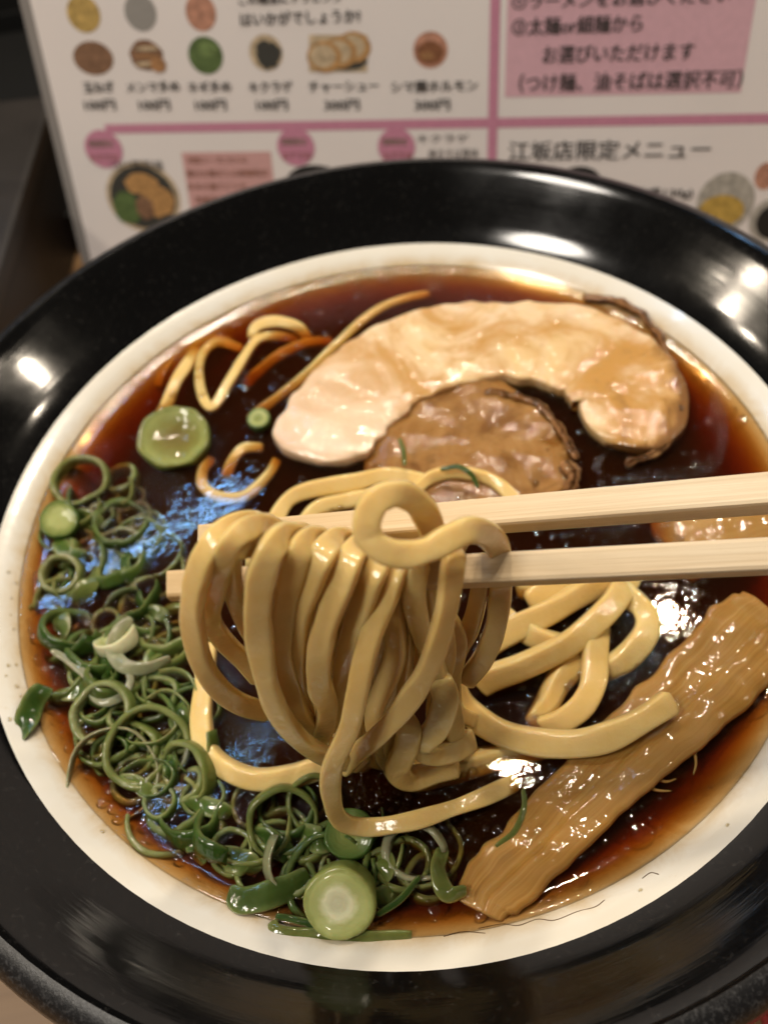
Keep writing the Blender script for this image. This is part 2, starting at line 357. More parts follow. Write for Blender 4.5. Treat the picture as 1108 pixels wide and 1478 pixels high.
# ------------------------------------------------------------------ noodles
def profile_cut(w, h, r=0.2):
    """cut noodle: flat sides, small rounded corners, support points keep the flats flat"""
    q = min(w, h) * r; pts = []
    for sx, sy in ((1, 1), (-1, 1), (-1, -1), (1, -1)):
        a = [(w/2, h/2 - 2.2*q), (w/2 - 0.06*q, h/2 - q), (w/2 - 0.3*q, h/2 - 0.3*q), (w/2 - q, h/2 - 0.06*q), (w/2 - 2.2*q, h/2)]
        a = [(x * sx, y * sy) for x, y in a]
        pts += a if sx * sy > 0 else a[::-1]
    return pts
N_PROF = profile_cut(0.0046, 0.0032, 0.21)
def smooth_path(pts, n=9): return spline(pts, n)
def noodle(pts, label, group=None, w=1.0, th=1.0, twist=0.25, seed=None, name='noodle_strand', up=Vector((0, -0.6, 0.8))):
    seed = random.random() * 50 if seed is None else seed
    path = smooth_path(pts, 8)
    sc = []
    for i in range(len(path)):
        k = 1 + 0.22 * noise.noise(Vector((i * 0.11, seed, 0)))
        sc.append((w * k, th * (2 - k)))
    me = sweep(name, path, N_PROF, up, sc, twist, 0.00006, seed)
    c = sum(path, Vector()) / len(path); low = min(p.z for p in path); org = Vector((c.x, c.y, low))
    recentre(me, org); o = link(name, me, M['noodle']); o.location = org
    return tag(o, label, 'noodle', group)

# strands lying in the broth: (photo x, photo y, mm above broth at the strand's axis)
def lying(l): return [on_broth(x, y, h - ((1.5 if y < 620 else 0.7) if h < 4 else 0)) for x, y, h in l]
G_R = 'noodles massed beside the bamboo shoot'
for pts, lab in [
    ([(690, 990, 2.0), (707, 979, 3.0), (758, 960, 3.4), (822, 928, 3.4), (878, 878, 3.0), (902, 842, 1.5), (915, 815, -1)], 'thick noodle crossing on top of the pile beside the bamboo shoot'),
    ([(700, 935, 0.6), (735, 912, 1.6), (795, 882, 2.2), (841, 855, 1.6), (880, 838, 0.2), (905, 818, -2)], None),
    ([(715, 885, -0.5), (735, 897, 0.5), (772, 919, 0.8), (812, 932, 0.0), (850, 940, -1)], None),
    ([(880, 838, 0.2), (902, 858, 1.0), (928, 880, 1.2), (932, 912, 1.0), (905, 948, 0.6), (868, 968, -0.2), (830, 975, -2)], None),
    ([(862, 900, 0.0), (858, 940, 1.9), (856, 985, 2.2), (840, 1018, 1.6), (812, 1040, 0.6), (780, 1052, -1.2)], None),
    ([(840, 950, 0.0), (806, 984, 0.0), (786, 1022, -0.6), (770, 1050, -2)], None),
    ([(745, 850, -1), (790, 842, 0.2), (830, 838, 0.4), (870, 826, -0.6)], None),
    ([(760, 870, 0), (800, 850, 0.8), (845, 832, 1.0), (880, 815, 0)], None)]:
    noodle(lying(pts), lab or 'pale yellow noodle in the pile below the chopsticks beside the bamboo shoot', G_R)
noodle(lying([(628, 930, 16), (648, 972, 9), (671, 1020, 3.8), (721, 1057, 2.2), (790, 1073, 2.8), (859, 1069, 4.0), (919, 1043, 5.0), (970, 1011, 5.6)]),
       'long curved noodle with a cut end resting on the bamboo shoot', seed=3, twist=0.1)
noodle(lying([(560, 1085, 2), (584, 1121, 0.2), (650, 1112, -0.4), (725, 1090, -1.0), (790, 1075, -2.5)]), 'brown tinted noodle sunk under the broth below the lifted bundle')
noodle(lying([(298, 930, 1.0), (296, 983, 1.1), (291, 1044, 1.1), (306, 1092, 1.3), (361, 1123, 1.3), (422, 1120, 1.1), (475, 1102, 0.7), (540, 1080, -0.5)]),
       'noodle loop lying around a dark patch of bubbly broth', twist=0.1, w=0.85, th=0.94)
noodle(lying([(392, 790, -0.2), (398, 753, 0.4), (416, 722, 0.8), (448, 707, 1.0), (511, 696, 1.2), (556, 687, 1.0), (601, 694, 0.5), (640, 705, -0.9)]), 'noodle lying between the pork slice and the upper chopstick', twist=0.1, w=0.80, th=0.88)
noodle(lying([(430, 770, -0.7), (461, 735, -0.2), (511, 722, 0.0), (560, 716, 0.1), (610, 718, -0.4)]), 'noodle just behind the upper chopstick, below the pork slice', twist=0.1, w=0.85, th=0.94)
noodle(lying([(596, 720, 1.0), (604, 704, 1.8), (624, 688, 2.2), (659, 681, 2.3), (708, 692, 2.0), (743, 723, 1.2), (755, 750, -0.5)]), 'thin arched noodle over the brown lean of the pork', w=0.62, th=0.7)
noodle(lying([(225, 610, -1.8), (240, 586, 0.0), (254, 554, 0.8), (272, 527, 0.4), (285, 505, -1.4)]), 'short straight noodle standing by the big pale scallion slice', w=0.68, th=0.80)
noodle(lying([(228, 560, -1.8), (238, 535, -0.8), (260, 507, -0.2), (300, 492, -0.4), (335, 492, -1.6)]), 'amber noodle arc under the broth next to the white inside', w=0.50, th=0.58)
noodle(lying([(352, 506, -1.3), (318, 495, -0.1), (295, 509, 0.3), (288, 540, 0.5), (294, 575, 0.7), (308, 588, 1.1), (330, 554, 1.7), (352, 518, 1.7), (373, 491, 1.1), (403, 486, -0.3), (430, 492, -1.9)]), 'noodle bent into a V shaped loop near the pork slice', w=0.50, th=0.58)
noodle(lying([(364, 492, -0.2), (371, 473, 1.0), (398, 465, 1.4), (430, 473, 0.4), (446, 490, -1.6)]), 'small arched noodle hump next to the V shaped noodle', w=0.60, th=0.71)
noodle(lying([(350, 560, -2.5), (375, 535, -1.3), (403, 513, -0.9), (443, 496, -1.1), (480, 494, -2.1)]), 'sunken amber noodle between the V shaped noodle and the pork', w=0.56, th=0.65)
noodle(lying([(360, 605, -1.9), (373, 594, -0.7), (403, 572, -0.1), (443, 540, 0.3), (484, 500, 0.4), (529, 459, 0.3), (570, 437, 0.1), (620, 425, -0.9)]), 'long noodle running along the outer edge of the pork slice', w=0.48, th=0.56)
noodle(lying([(305, 662, -1.7), (293, 680, -0.9), (294, 702, -0.4), (318, 717, -0.1), (355, 715, 0.0), (386, 686, -0.5), (400, 665, -1.9)]), 'curled noodle between the pork and the scallions', w=0.50, th=0.58)
noodle(lying([(325, 690, -1.6), (336, 665, -0.6), (352, 648, -0.2), (380, 646, -1.0)]), 'small sunken noodle curl beside the rounded end of the pork', w=0.48, th=0.56)

# strands lifted over the lower chopstick (z6 = 560 px crop of the photo at 1.979x)
def z6(l): return [on_hang(220 + p[0] / 1.979, 680 + p[1] / 1.979, p[2]) for p in l]
G_L = 'noodles lifted by the chopsticks'
LIFT = 'pale yellow noodle hanging in the bundle lifted by the chopsticks'
front = [
    ([(340, 172, -9), (285, 148, -3), (210, 172, 2), (152, 240, 4), (122, 330, 4.5), (115, 430, 4.5), (135, 530, 4), (180, 610, 3.5), (245, 662, 2.5), (330, 690, 0)], 'outermost lifted noodle, bulging out near the chopstick tips', 1.0),
    ([(375, 185, -8), (320, 152, -2), (265, 168, 3), (225, 205, 4.6), (200, 262, 4), (178, 340, 2), (165, 420, 0), (200, 480, -3), (260, 540, -5), (310, 600, -6)], None, 0.95),
    ([(330, 190, -3), (280, 215, 2), (235, 222, 3.5), (222, 260, 2.8), (228, 330, 1), (255, 400, -1), (290, 470, -3)], None, 0.9),
    ([(455, 195, -8), (400, 178, -2), (352, 205, 3.5), (315, 280, 5.5), (300, 380, 6), (305, 480, 6), (322, 580, 6), (350, 670, 6), (400, 745, 6), (460, 795, 5.5), (530, 825, 4), (600, 835, 1)], 'broad lifted noodle curving down in front to the bottom of the bundle', 1.10),
    ([(510, 200, -8), (460, 190, -2), (425, 220, 2.5), (395, 300, 4), (372, 400, 3.8), (368, 500, 3.5), (385, 600, 3), (420, 690, 3), (470, 750, 2)], None, 1.05),
    ([(565, 205, -8), (530, 195, -2), (490, 235, 3), (455, 320, 4), (425, 410, 3.6), (408, 510, 3), (410, 610, 2.4), (430, 700, 2), (450, 770, 1)], None, 1.10),
    ([(640, 215, -9), (600, 210, -3), (570, 240, 3), (535, 330, 5), (500, 430, 5.6), (478, 520, 5.6), (478, 610, 5), (497, 670, 4), (490, 730, 2.5), (460, 790, 0)], None, 1.06),
    ([(690, 230, -8), (660, 225, -1), (635, 290, 3.6), (595, 390, 4.4), (565, 480, 4), (545, 570, 3), (530, 660, 2), (520, 740, 1)], None, 1.0),
    ([(740, 250, -8), (715, 245, -1), (690, 300, 3), (655, 390, 5), (625, 470, 6.4), (600, 560, 7.4), (580, 660, 8), (560, 740, 8.4), (522, 840, 8.8)], 'SPECIAL', 0.98),
    ([(800, 250, -8), (775, 240, -1), (750, 300, 2.5), (748, 380, 2.6), (770, 460, 2), (800, 530, 1), (815, 610, 0)], None, 1.0),
    ([(880, 220, -8), (868, 215, -1), (858, 262, 4.4), (848, 340, 5.6), (830, 430, 6), (800, 530, 6.4), (760, 610, 6.6), (705, 690, 6.4), (640, 760, 5.6), (585, 805, 4), (540, 850, 2)], 'lifted noodle slanting diagonally across the others below the standing loop', 1.02),
    ([(960, 240, -7), (940, 300, -6), (925, 380, -6), (905, 450, -6), (870, 520, -6), (850, 600, -5)], None, 0.9)]
for pts, lab, w in front:
    P = z6(pts)
    if lab == 'SPECIAL':
        P = P[:-1] + [on_hang(480, 1105, 8.6), on_hang(478, 1150, 8.6), on_hang(492, 1184, 8.2), on_hang(530, 1194, 7.6), on_broth(590, 1186, 5.6), on_broth(650, 1168, 3.6), on_broth(705, 1147, 1.2), on_broth(745, 1128, -1.8)]
        lab = 'longest lifted noodle, bending at the broth and trailing off sideways'
    noodle(P, lab or LIFT, G_L, w * 0.67, 0.56, 0.45)
# inner and rear strands of the bundle
rng = random.Random(21)
for x0, x1, x2, yb, off in [(300, 330, 380, 640, -6), (350, 330, 430, 700, -5), (400, 420, 520, 760, -3), (450, 440, 540, 800, -1.5), (500, 520, 590, 820, -1), (560, 570, 640, 840, -1),
                            (610, 600, 560, 830, 0.5), (650, 650, 690, 830, 0.5), (690, 690, 640, 800, 1.5), (730, 720, 700, 840, 0), (770, 790, 850, 800, -1), (810, 830, 800, 780, -2),
                            (840, 880, 850, 700, -4), (600, 640, 720, 860, -4), (520, 500, 470, 780, -5), (680, 740, 840, 790, -4), (480, 560, 660, 780, -7), (720, 660, 560, 800, -7)]:
    j = lambda a: rng.uniform(-a, a)
    ytop = 262 + j(12)
    noodle(z6([(x0 + 20, ytop + 40, -10), (x0, ytop, -6), (x0 - 5 + j(8), ytop + 110, off - 1), (x1 + j(10), (ytop + yb) / 2, off + j(0.6)), (x2 + j(10), yb - 110, off + 0.4), (x2 + 15 + j(12), yb - 20, off - 1), (x2 + 55 + j(20), yb + 15, off - 5)]),
           LIFT, G_L, rng.uniform(0.58, 0.76), 0.56, 0.6)
noodle(z6([(690, 700, 1), (728, 730, 2.5), (722, 790, 3), (700, 850, 3), (730, 878, 2.2), (800, 862, 0.5), (870, 840, -1)]), 'lifted noodle kinked at the bottom of the bundle, touching the broth', G_L, 0.85, 0.8, 0.1)
noodle(z6([(815, 590, 1), (835, 650, 2.5), (812, 730, 3), (770, 780, 2.6), (800, 805, 1.6), (860, 795, 0), (910, 765, -3)]), 'lifted noodle bending into a small hook just above the broth', G_L, 0.85, 0.8, 0.1)
# the curl standing up over the chopsticks and the strand at the right
noodle(z6([(760, 330, -4), (790, 250, -2.5), (800, 180, 0), (775, 115, 2), (730, 72, 3), (680, 66, 4), (635, 90, 5), (612, 145, 6.2), (622, 195, 7.2), (665, 228, 8), (725, 238, 8), (790, 222, 7.4), (850, 190, 6.4), (905, 168, 4.6), (955, 182, 1.5), (985, 225, -2), (992, 300, -5), (988, 390, -5), (972, 470, -4.6), (940, 540, -4.4), (895, 600, -5)]),
       'noodle curled into a loop standing above the chopsticks', G_L, 0.72, 0.80, 0.1, seed=1.0)

# ------------------------------------------------------------------ chopsticks
def chopstick(tip, far, w0, w1, roll, label):
    d = (far - tip); L = 0.205; n = 24; direc = d.normalized(); k = (w1 - w0) / d.length
    prof = profile_rect(1.0, 1.0, 0.14, 2)
    path = [tip + direc * (L * i / n) for i in range(n + 1)]
    sc = [min(w0 + k * L * i / n, w1 * 1.25) for i in range(n + 1)]
    up = Vector((0, math.sin(math.radians(-roll)), math.cos(math.radians(roll))))
    me = sweep('chopstick', path, prof, up, sc, 0, 0, 0, False)
    # local frame: x along the stick so that the grain follows it
    q = direc.to_track_quat('X', 'Z').to_matrix().to_4x4()
    me.transform((Matrix.Translation(tip) @ q).inverted())
    o = link('chopstick', me, M['stick']); o.matrix_world = Matrix.Translation(tip) @ q
    me.polygons.foreach_set('use_smooth', [False] * len(me.polygons))
    return tag(o, label, 'chopstick', 'pair of wooden chopsticks')
chopstick(on_hang(244, 846, -1.5), on_hang(1108, 803, 1.5), 0.0036, 0.0046, 20, 'lower pale wooden chopstick, noodles draped over it')
chopstick(on_hang(289, 779, -13.5), on_hang(1108, 712, -11), 0.0036, 0.0052, 12, 'upper pale wooden chopstick, passing behind the noodle loop')

# ------------------------------------------------------------------ pork slice
pork = empty('pork_slice', on_broth(690, 570)); tag(pork, 'pale curved slice of braised pork with seared brown edge', 'pork')
def under_pork(name, me, mat):
    recentre(me, pork.location); return link(name, me, mat, pork)
def slab_profile(w, h, n=22, e=3.0):
    pts = []
    for k in range(n):
        a = 2 * math.pi * k / n; c, s = math.cos(a), math.sin(a)
        pts.append((w / 2 * math.copysign(abs(c) ** (2 / e), c), h / 2 * math.copysign(abs(s) ** (2 / e), s)))
    return pts
sp = [(452, 668, 61, 1.6), (468, 632, 68, 2.0), (505, 583, 71, 2.2), (560, 536, 72, 2.4), (640, 503, 70, 2.6), (730, 495, 66, 2.8), (815, 503, 72, 3.0), (880, 535, 74, 3.0), (908, 590, 74, 2.6), (880, 642, 60, 1.8)]
cs = spline([(*on_broth(x, y, h * 0.6 - 0.75), w) for x, y, w, h in sp], 10)
path = [Vector(p[:3]) for p in cs]
sc = []
for i, p in enumerate(cs):
    t = i / (len(cs) - 1); wpx = p[3]; depth = (path[i] - CAM).dot(_fw); wm = wpx / PXF * depth * 2.2
    e = min(t / 0.08, (1 - t) / 0.07, 1.0); e = math.sqrt(max(1 - (1 - e) ** 2, 0.02))
    sc.append((wm * e * (1 + 0.10 * noise.noise(Vector((i * 0.35, 4, 0)))), 1.0 * (0.35 + 0.65 * e)))
me = sweep('fat_band', path, slab_profile(1.0, 0.0044, 56, 7.0), Vector((0, -0.05, 1)), sc, 0, 0.00045, 2, False)
under_pork('fat_band', me, M['pork'])
def blob(name, outline, h_top, h_bot, dome, rings=7, amp=0.0005, seed=0):
    """closed pad from a photo outline lying at broth level, domed on top"""
    pts = [p for p in spline([(*on_broth(x, y), ) for x, y in outline + outline[:1]], 5)][:-1]
    c = sum(pts, Vector()) / len(pts); n = len(pts); verts, faces, uvs = [], [], []
    for r in range(rings):
        f = r / (rings - 1)
        k = math.sin(f * math.pi / 2) if f < 1 else 1
        for p in pts:
            q = c + (p - c) * (0.04 + 0.96 * k)
            q.z = BROTH_Z + (h_top + dome * math.cos(f * math.pi / 2)) * 0.001
            if r == rings - 1: q.z -= 0.0012
            q += noise.noise_vector(q * 140 + Vector((seed, 0, 0))) * amp * 2.2 + noise.noise_vector(q * 420) * amp
            verts.append(q); uvs.append((f, f))
    for p in pts: verts.append(Vector((c.x + (p.x - c.x) * 0.9, c.y + (p.y - c.y) * 0.9, BROTH_Z + h_bot * 0.001))); uvs.append((1, 1))
    for r in range(rings):
        for k in range(n):
            k2 = (k + 1) % n; faces.append((r * n + k, (r + 1) * n + k, (r + 1) * n + k2, r * n + k2))
    faces.append(tuple(range(n))); faces.append(tuple(range((rings + 1) * n - 1, rings * n - 1, -1)))
    me = mesh(name, verts, faces, True, uvs)
    bm = bmesh.new(); bm.from_mesh(me); bmesh.ops.recalc_face_normals(bm, faces=bm.faces); bm.to_mesh(me); bm.free(); return me
under_pork('lean_centre', blob('lean_centre', [(520, 705), (535, 640), (570, 580), (640, 540), (700, 540), (745, 560), (778, 588), (802, 616), (822, 655), (830, 690), (795, 722), (720, 748), (610, 745)], 0.25, -3.5, 0.3, 12, 0.0005, 3), M['lean'])
def tube_on(name, pts, r, seed=0, wob=0.0007):
    path = spline([on_broth(*p) for p in pts], 10)
    sc = [1 + 0.5 * noise.noise(Vector((i * 0.35, seed, 0))) for i in range(len(path))]
    return sweep(name, path, profile_rect(2 * r, 2 * r, 0.5, 3), Vector((0, 0, 1)), sc, 0, wob, seed)
under_pork('seared_edge', tube_on('seared_edge', [(840, 430, 0.6), (886, 435, 1.8), (926, 454, 2.2), (952, 490, 2.2), (969, 534, 2.0), (980, 578, 1.6), (974, 622, 1.0), (948, 652, 0.4), (902, 672, -0.3)], 0.0010, 5, 0.0007), M['crust'])
under_pork('dark_seam', tube_on('dark_seam', [(698, 566, 1.2), (735, 570, 1.2), (772, 582, 1.0), (798, 606, 0.9), (818, 636, 0.8), (832, 665, 0.4)], 0.0009, 8, 0.0005), M['crust'])
under_pork('dark_seam', tube_on('dark_seam', [(815, 668, 0.8), (828, 690, 0.8), (820, 712, 0.4)], 0.0017, 9, 0.0006), M['crust'])

# ------------------------------------------------------------------ bamboo shoot
shoot = empty('bamboo_shoot', on_broth(880, 1110)); tag(shoot, 'long brown strip of seasoned bamboo shoot with frayed fibres', 'bamboo shoot')
sp = [(692, 1318, 34, 0.6), (706, 1287, 50, 1.2), (752, 1242, 54, 1.8), (832, 1160, 55, 2.4), (906, 1088, 60, 2.6), (985, 1016, 64, 2.8), (1050, 952, 66, 3.0), (1090, 908, 64, 2.8), (1112, 885, 50, 2.4)]
cs = spline([(*on_broth(x, y, h * 0.7 - 0.9), w) for x, y, w, h in sp], 12); path = [Vector(p[:3]) for p in cs]; sc = []
for i, p in enumerate(cs):
    depth = (path[i] - CAM).dot(_fw); sc.append((p[3] / PXF * depth * 1.9 * (1 + 0.10 * noise.noise(Vector((i * 0.22, 2, 0)))), 1.0 + 0.25 * noise.noise(Vector((i * 0.18, 7, 0)))))
pr = []
rg = random.Random(4)
for k in range(33):                                # top, fibrous with a long step where the strip folds
    x = 0.5 - k / 32; st = 0.0015 if x > 0.10 else (0.0015 - 0.0007 * min(1, (0.10 - x) / 0.08))
    pr.append((x, st * (1 - (abs(x) * 2) ** 14 * 0.7) + rg.uniform(-0.00003, 0.00003)))
for k in range(1, 8): pr.append((-0.5 + k / 8, -0.0016))
me = sweep('strip', path, pr, Vector((0, -0.05, 1)), sc, 0.10, 0.00045, 6, True); recentre(me, shoot.location); link('strip', me, M['menma'], shoot)
fib = [[(985, 1085, 0.2), (998, 1072, 0.6), (1004, 1100, 0.3), (1000, 1118, -0.2)], [(930, 1128, 0.4), (945, 1140, 0.4), (968, 1142, 0.0)], [(940, 1120, 0.4), (960, 1128, 0.3), (975, 1124, 0)]]
for i, f in enumerate(fib):
    path = spline([on_broth(*p) for p in f], 6); n = len(path)
    me = sweep('fibre', path, profile_rect(0.0009, 0.0005, 0.5, 1), Vector((0, 0, 1)), [1 - 0.7 * k / n for k in range(n)], 0, 0.0001, i); recentre(me, shoot.location); link('fibre', me, M['menma'], shoot)
s2 = empty('bamboo_shoot', on_broth(1060, 765)); tag(s2, 'second bamboo shoot strip, half sunk between the two chopsticks', 'bamboo shoot')
path = spline([on_broth(*p) for p in [(960, 800, -2.5), (1010, 775, -0.9), (1070, 752, -0.5), (1140, 730, -0.9)]], 8)
me = sweep('strip', path, slab_profile(0.016, 0.003), Vector((0, 0, 1)), None, 0.05, 0.0004, 9); recentre(me, s2.location); link('strip', me, M['menma'], s2)

# ------------------------------------------------------------------ scallions
def ring_mesh(name, R, wall, h, oval=1.0, arc=360, seed=0, flare=0.0, nseg=30):
    """hollow scallion ring (or open curl); v of the UV map runs from the outside to the inside"""
    verts, faces, uvs = [], [], []; closed = arc >= 360; n = nseg if closed else max(8, int(nseg * arc / 360)) + 1
    # profile: outer bottom, outer top, inner top, inner bottom
    for i in range(n):
        a = math.radians(arc) * i / (n if closed else n - 1)
        rr = R * (1 + 0.10 * noise.noise(Vector((math.cos(a) * 1.3, math.sin(a) * 1.3, seed))))
        if not closed: rr *= 1 + 0.25 * (i / n)
        hh = h * (1 + 0.25 * noise.noise(Vector((math.cos(a) * 2, math.sin(a) * 2, seed + 9))))
        zz = 0.15 * h * noise.noise(Vector((math.cos(a) * 1.7, math.sin(a) * 1.7, seed + 30)))
        w = wall * (1 if closed else (0.55 + 0.45 * math.sin(math.pi * i / (n - 1))))
        for (dr, z, v) in ((w / 2 * 0.8, -hh / 2, 0.1), (w / 2, -hh / 4, 0.0), (w / 2 + flare, hh / 4, 0.0), (w / 2 * 0.6 + flare, hh / 2, 0.35), (-w / 2 * 0.6 + flare, hh / 2, 0.75), (-w / 2, hh / 4, 1.0), (-w / 2, -hh / 4, 1.0), (-w / 2 * 0.8, -hh / 2, 0.9)):
            verts.append(((rr + dr) * math.cos(a), (rr + dr) * math.sin(a) * oval, z + zz)); uvs.append((i / n, v))
    m = 8
    for i in range(n if closed else n - 1):
        i2 = (i + 1) % n
        for k in range(m):
            k2 = (k + 1) % m; faces.append((i * m + k, i2 * m + k, i2 * m + k2, i * m + k2))
    if not closed: faces.append(tuple(range(m - 1, -1, -1))); faces.append(tuple((n - 1) * m + k for k in range(m)))
    me = mesh(name, verts, faces, True, uvs)
    bm = bmesh.new(); bm.from_mesh(me); bmesh.ops.recalc_face_normals(bm, faces=bm.faces); bm.to_mesh(me); bm.free(); return me
def orient(o, loc, tilt, az, spin):
    o.location = loc
    o.rotation_euler = (Matrix.Rotation(az, 3, 'Z') @ Matrix.Rotation(tilt, 3, 'X') @ Matrix.Rotation(spin, 3, 'Z')).to_euler()
def ring_obj(name, px, py, h, R, mat, label, group=None, wall=0.0009, hh=0.003, oval=1.0, arc=360, tilt=15, az=0, spin=0, seed=0):
    o = link(name, ring_mesh(name, R, wall, hh, oval, arc, seed), mat)
    orient(o, on_broth(px, py, h), math.radians(tilt), math.radians(az), math.radians(spin)); return tag(o, label, 'scallion', group)
G_S = 'loose scallions floating in the broth'
def disc_slice(px, py, h, R, th, tilt, az, cols, label, dish=0.12):
    """round scallion slice: skin colour outside, paler towards the core, thin layers as shallow ridges"""
    prof = [(R * 0.90, -th / 2), (R * 0.97, -th * 0.30), (R, 0.0), (R * 0.99, th * 0.36), (R * 0.955, th * 0.49)]
    n = 14
    for i in range(n + 1):
        f = 1 - (i + 0.6) / (n + 0.6)
        z = th / 2 - dish * R * (1 - f * f) + 0.00004 * math.cos(i * 2.4)
        prof.append((max(R * 0.94 * f, 1e-5), z))
    me = lathe('scallion_slice', prof, 44); lay = me.uv_layers[0]
    for lp in me.loops:
        v = me.vertices[lp.vertex_index].co; r = math.hypot(v.x, v.y) / R
        lay.data[lp.index].uv = (0, 0.0 if (v.z < th * 0.4 and r > 0.93) else 1 - r)
    for v in me.vertices:
        v.co += noise.noise_vector(v.co * 210 + Vector((px, 0, 0))) * R * 0.09 + noise.noise_vector(v.co * 900 + Vector((px, 0, 0))) * R * 0.012
    t = NT('scallion_section'); uv = t.n('ShaderNodeTexCoord'); sp_ = t.n('ShaderNodeSeparateXYZ'); t.l(uv.outputs['UV'], sp_.inputs[0]); ob = t.coord('Object')
    g = t.noise(ob, 600, 4); mth = t.n('ShaderNodeMath'); mth.operation = 'MULTIPLY_ADD'; t.l(g, mth.inputs[0]); mth.inputs[1].default_value = 0.22; 
    t.l(sp_.outputs[1], mth.inputs[2])
    stops = [(0.12 + 0.86 * k / max(1, len(cols) - 1) ** 1.0 * 0.9, c) for k, c in enumerate(cols)]
    t.base(t.ramp(mth.outputs[0], stops)); t.set(Roughness=0.4, Specular_IOR_Level=0.12, Subsurface_Weight=0.35, Subsurface_Scale=0.0015, Coat_Weight=0.5, Coat_Roughness=0.06)
    t.bump(g, 0.3, 0.0004)
    o = link('scallion_slice', me, t.m); tag(o, label, 'scallion', 'cut scallion rounds')
    orient(o, on_broth(px, py, h), math.radians(tilt), math.radians(az), 0); return o
C_D, C_M, C_P, C_W = (0.05, 0.10, 0.018), (0.20, 0.235, 0.06), (0.36, 0.385, 0.14), (0.60, 0.59, 0.38)
disc_slice(253, 633, 1.2, 0.0083, 0.0032, 10, 10, [(0.14, 0.16, 0.035), (0.26, 0.28, 0.09), (0.19, 0.19, 0.05), (0.17, 0.15, 0.035), (0.15, 0.12, 0.03)], 'large pale green scallion slice in front of the noodle loops', 0.20)
disc_slice(375, 607, 1.4, 0.0027, 0.003, 14, 0, [C_D, C_P, C_M], 'tiny pale scallion slice beside the pale rounded end of the pork', 0.0)
disc_slice(493, 1296, 1.8, 0.0056, 0.0075, 26, -4, [C_M, C_P, (0.36, 0.38, 0.15), C_W, (0.50, 0.49, 0.32)], 'thick round scallion piece with a white core above the narrow leaf', 0.02)
disc_slice(88, 752, 1.4, 0.0042, 0.004, 22, 20, [C_D, C_M, C_P, C_P], 'pale cored scallion slice against the white inside of the bowl', 0.02)
ring_obj('scallion_ring', 600, 1228, 0.8, 0.0046, M['white_onion'], 'glassy white scallion ring below the trailing noodle', 'cut scallion rounds', 0.0016, 0.0030, 0.8, 300, 24, -30, 20, 4.4)
disc_slice(505, 1205, 1.2, 0.0042, 0.003, 10, 0, [C_D, C_M], 'dull green scallion slice just under the bent noodle', 0.1)
disc_slice(168, 925, 1.0, 0.0044, 0.003, 35, 200, [C_W, C_P, C_W], 'white scallion slice beside the large white curl', 0.2)

def strip(name, pts, w, th, mat, label, up=Vector((0, -0.4, 0.9)), twist=0.5, seed=0, w_end=0.6, cat='scallion', group=G_S):
    path = spline([on_broth(*p) for p in pts], 9); n = len(path)
    sc = [(w * (w_end + (1 - w_end) * math.sin(math.pi * min(1, max(0, k / (n - 1)))) ** 0.5), 1) for k in range(n)]
    me = sweep(name, path, slab_profile(1.0, th, 12, 2.4), up, sc, twist, 0.0002, seed, False)
    lay = me.uv_layers[0]
    for lp in me.loops:
        u0 = lay.data[lp.index].uv[0]; lay.data[lp.index].uv = (u0, 0.5 + 0.5 * math.cos(u0 * 2 * math.pi * 2))
    c = path[n // 2]; recentre(me, c); o = link(name, me, mat); o.location = c
    return tag(o, label, cat, group)
strip('scallion_curl', [(190, 892, 2.4), (172, 910, 2.8), (163, 935, 2.8), (178, 960, 2.6), (208, 966, 2.4), (246, 950, 1.8)], 0.0030, 0.0006, M['white_onion'], 'large white scallion curl on top of the green heap', twist=0.6, w_end=0.35)
strip('scallion_shred', [(76, 938, 2.1), (100, 955, 2.4), (125, 975, 2.4), (133, 1000, 2.3), (150, 1014, 2.1), (175, 1005, 2.1), (188, 985, 1.9), (186, 970, 1.8)], 0.0017, 0.0007, M['white_onion'], 'thin wavy white scallion shred on the green heap', twist=0.4)
strip('scallion_leaf', [(66, 990, 2.5), (50, 1012, 3.0), (38, 1042, 2.7), (30, 1068, 2.0)], 0.0046, 0.0005, M['dark_onion'], 'flat green scallion leaf leaning on the white inside of the bowl', twist=0.7, w_end=0.7)
strip('scallion_leaf', [(392, 1330, 1.5), (402, 1345, 1.7), (450, 1350, 1.4), (520, 1352, 1.3), (594, 1350, 0.8)], 0.0022, 0.0007, M['dark_onion'], 'narrow green scallion leaf along the broth line under the white cored piece', twist=0.2, w_end=0.7)
strip('scallion_leaf', [(398, 1322, 1.5), (430, 1328, 1.4), (470, 1342, 1.2)], 0.0012, 0.0008, M['dark_onion'], 'thin green scallion sliver above the narrow leaf', twist=0.4)
strip('scallion_leaf', [(330, 1290, 1.1), (352, 1300, 1.7), (385, 1292, 1.9), (420, 1280, 1.0), (445, 1262, 0.2)], 0.0046, 0.0006, M['dark_onion'], 'folded dark green scallion leaf next to the white cored piece', twist=0.4, w_end=0.6)
strip('scallion_leaf', [(640, 1225, 1.4), (632, 1255, 2.2), (645, 1290, 2.2), (672, 1285, 1.5)], 0.0030, 0.0008, M['dark_onion'], 'dark scallion leaf beside the lower end of the bamboo shoot', twist=0.5)
strip('scallion_sliver', [(577, 633, 5.0), (582, 650, 5.2), (584, 672, 4.2)], 0.0011, 0.0007, M['dark_onion'], 'green scallion sliver lying on the inner edge of the pork', twist=0.2)
strip('scallion_sliver', [(636, 678, 4.4), (660, 674, 5.2), (680, 685, 4.8), (690, 704, 3.4)], 0.0012, 0.0007, M['dark_onion'], 'green scallion sliver arched over the thin noodle', twist=0.2)
strip('scallion_sliver', [(716, 1222, 0.8), (742, 1200, 1.2), (756, 1165, 0.8), (755, 1140, 0)], 0.0010, 0.0007, M['dark_onion'], 'fine green scallion sliver touching the bamboo shoot', twist=0.2)
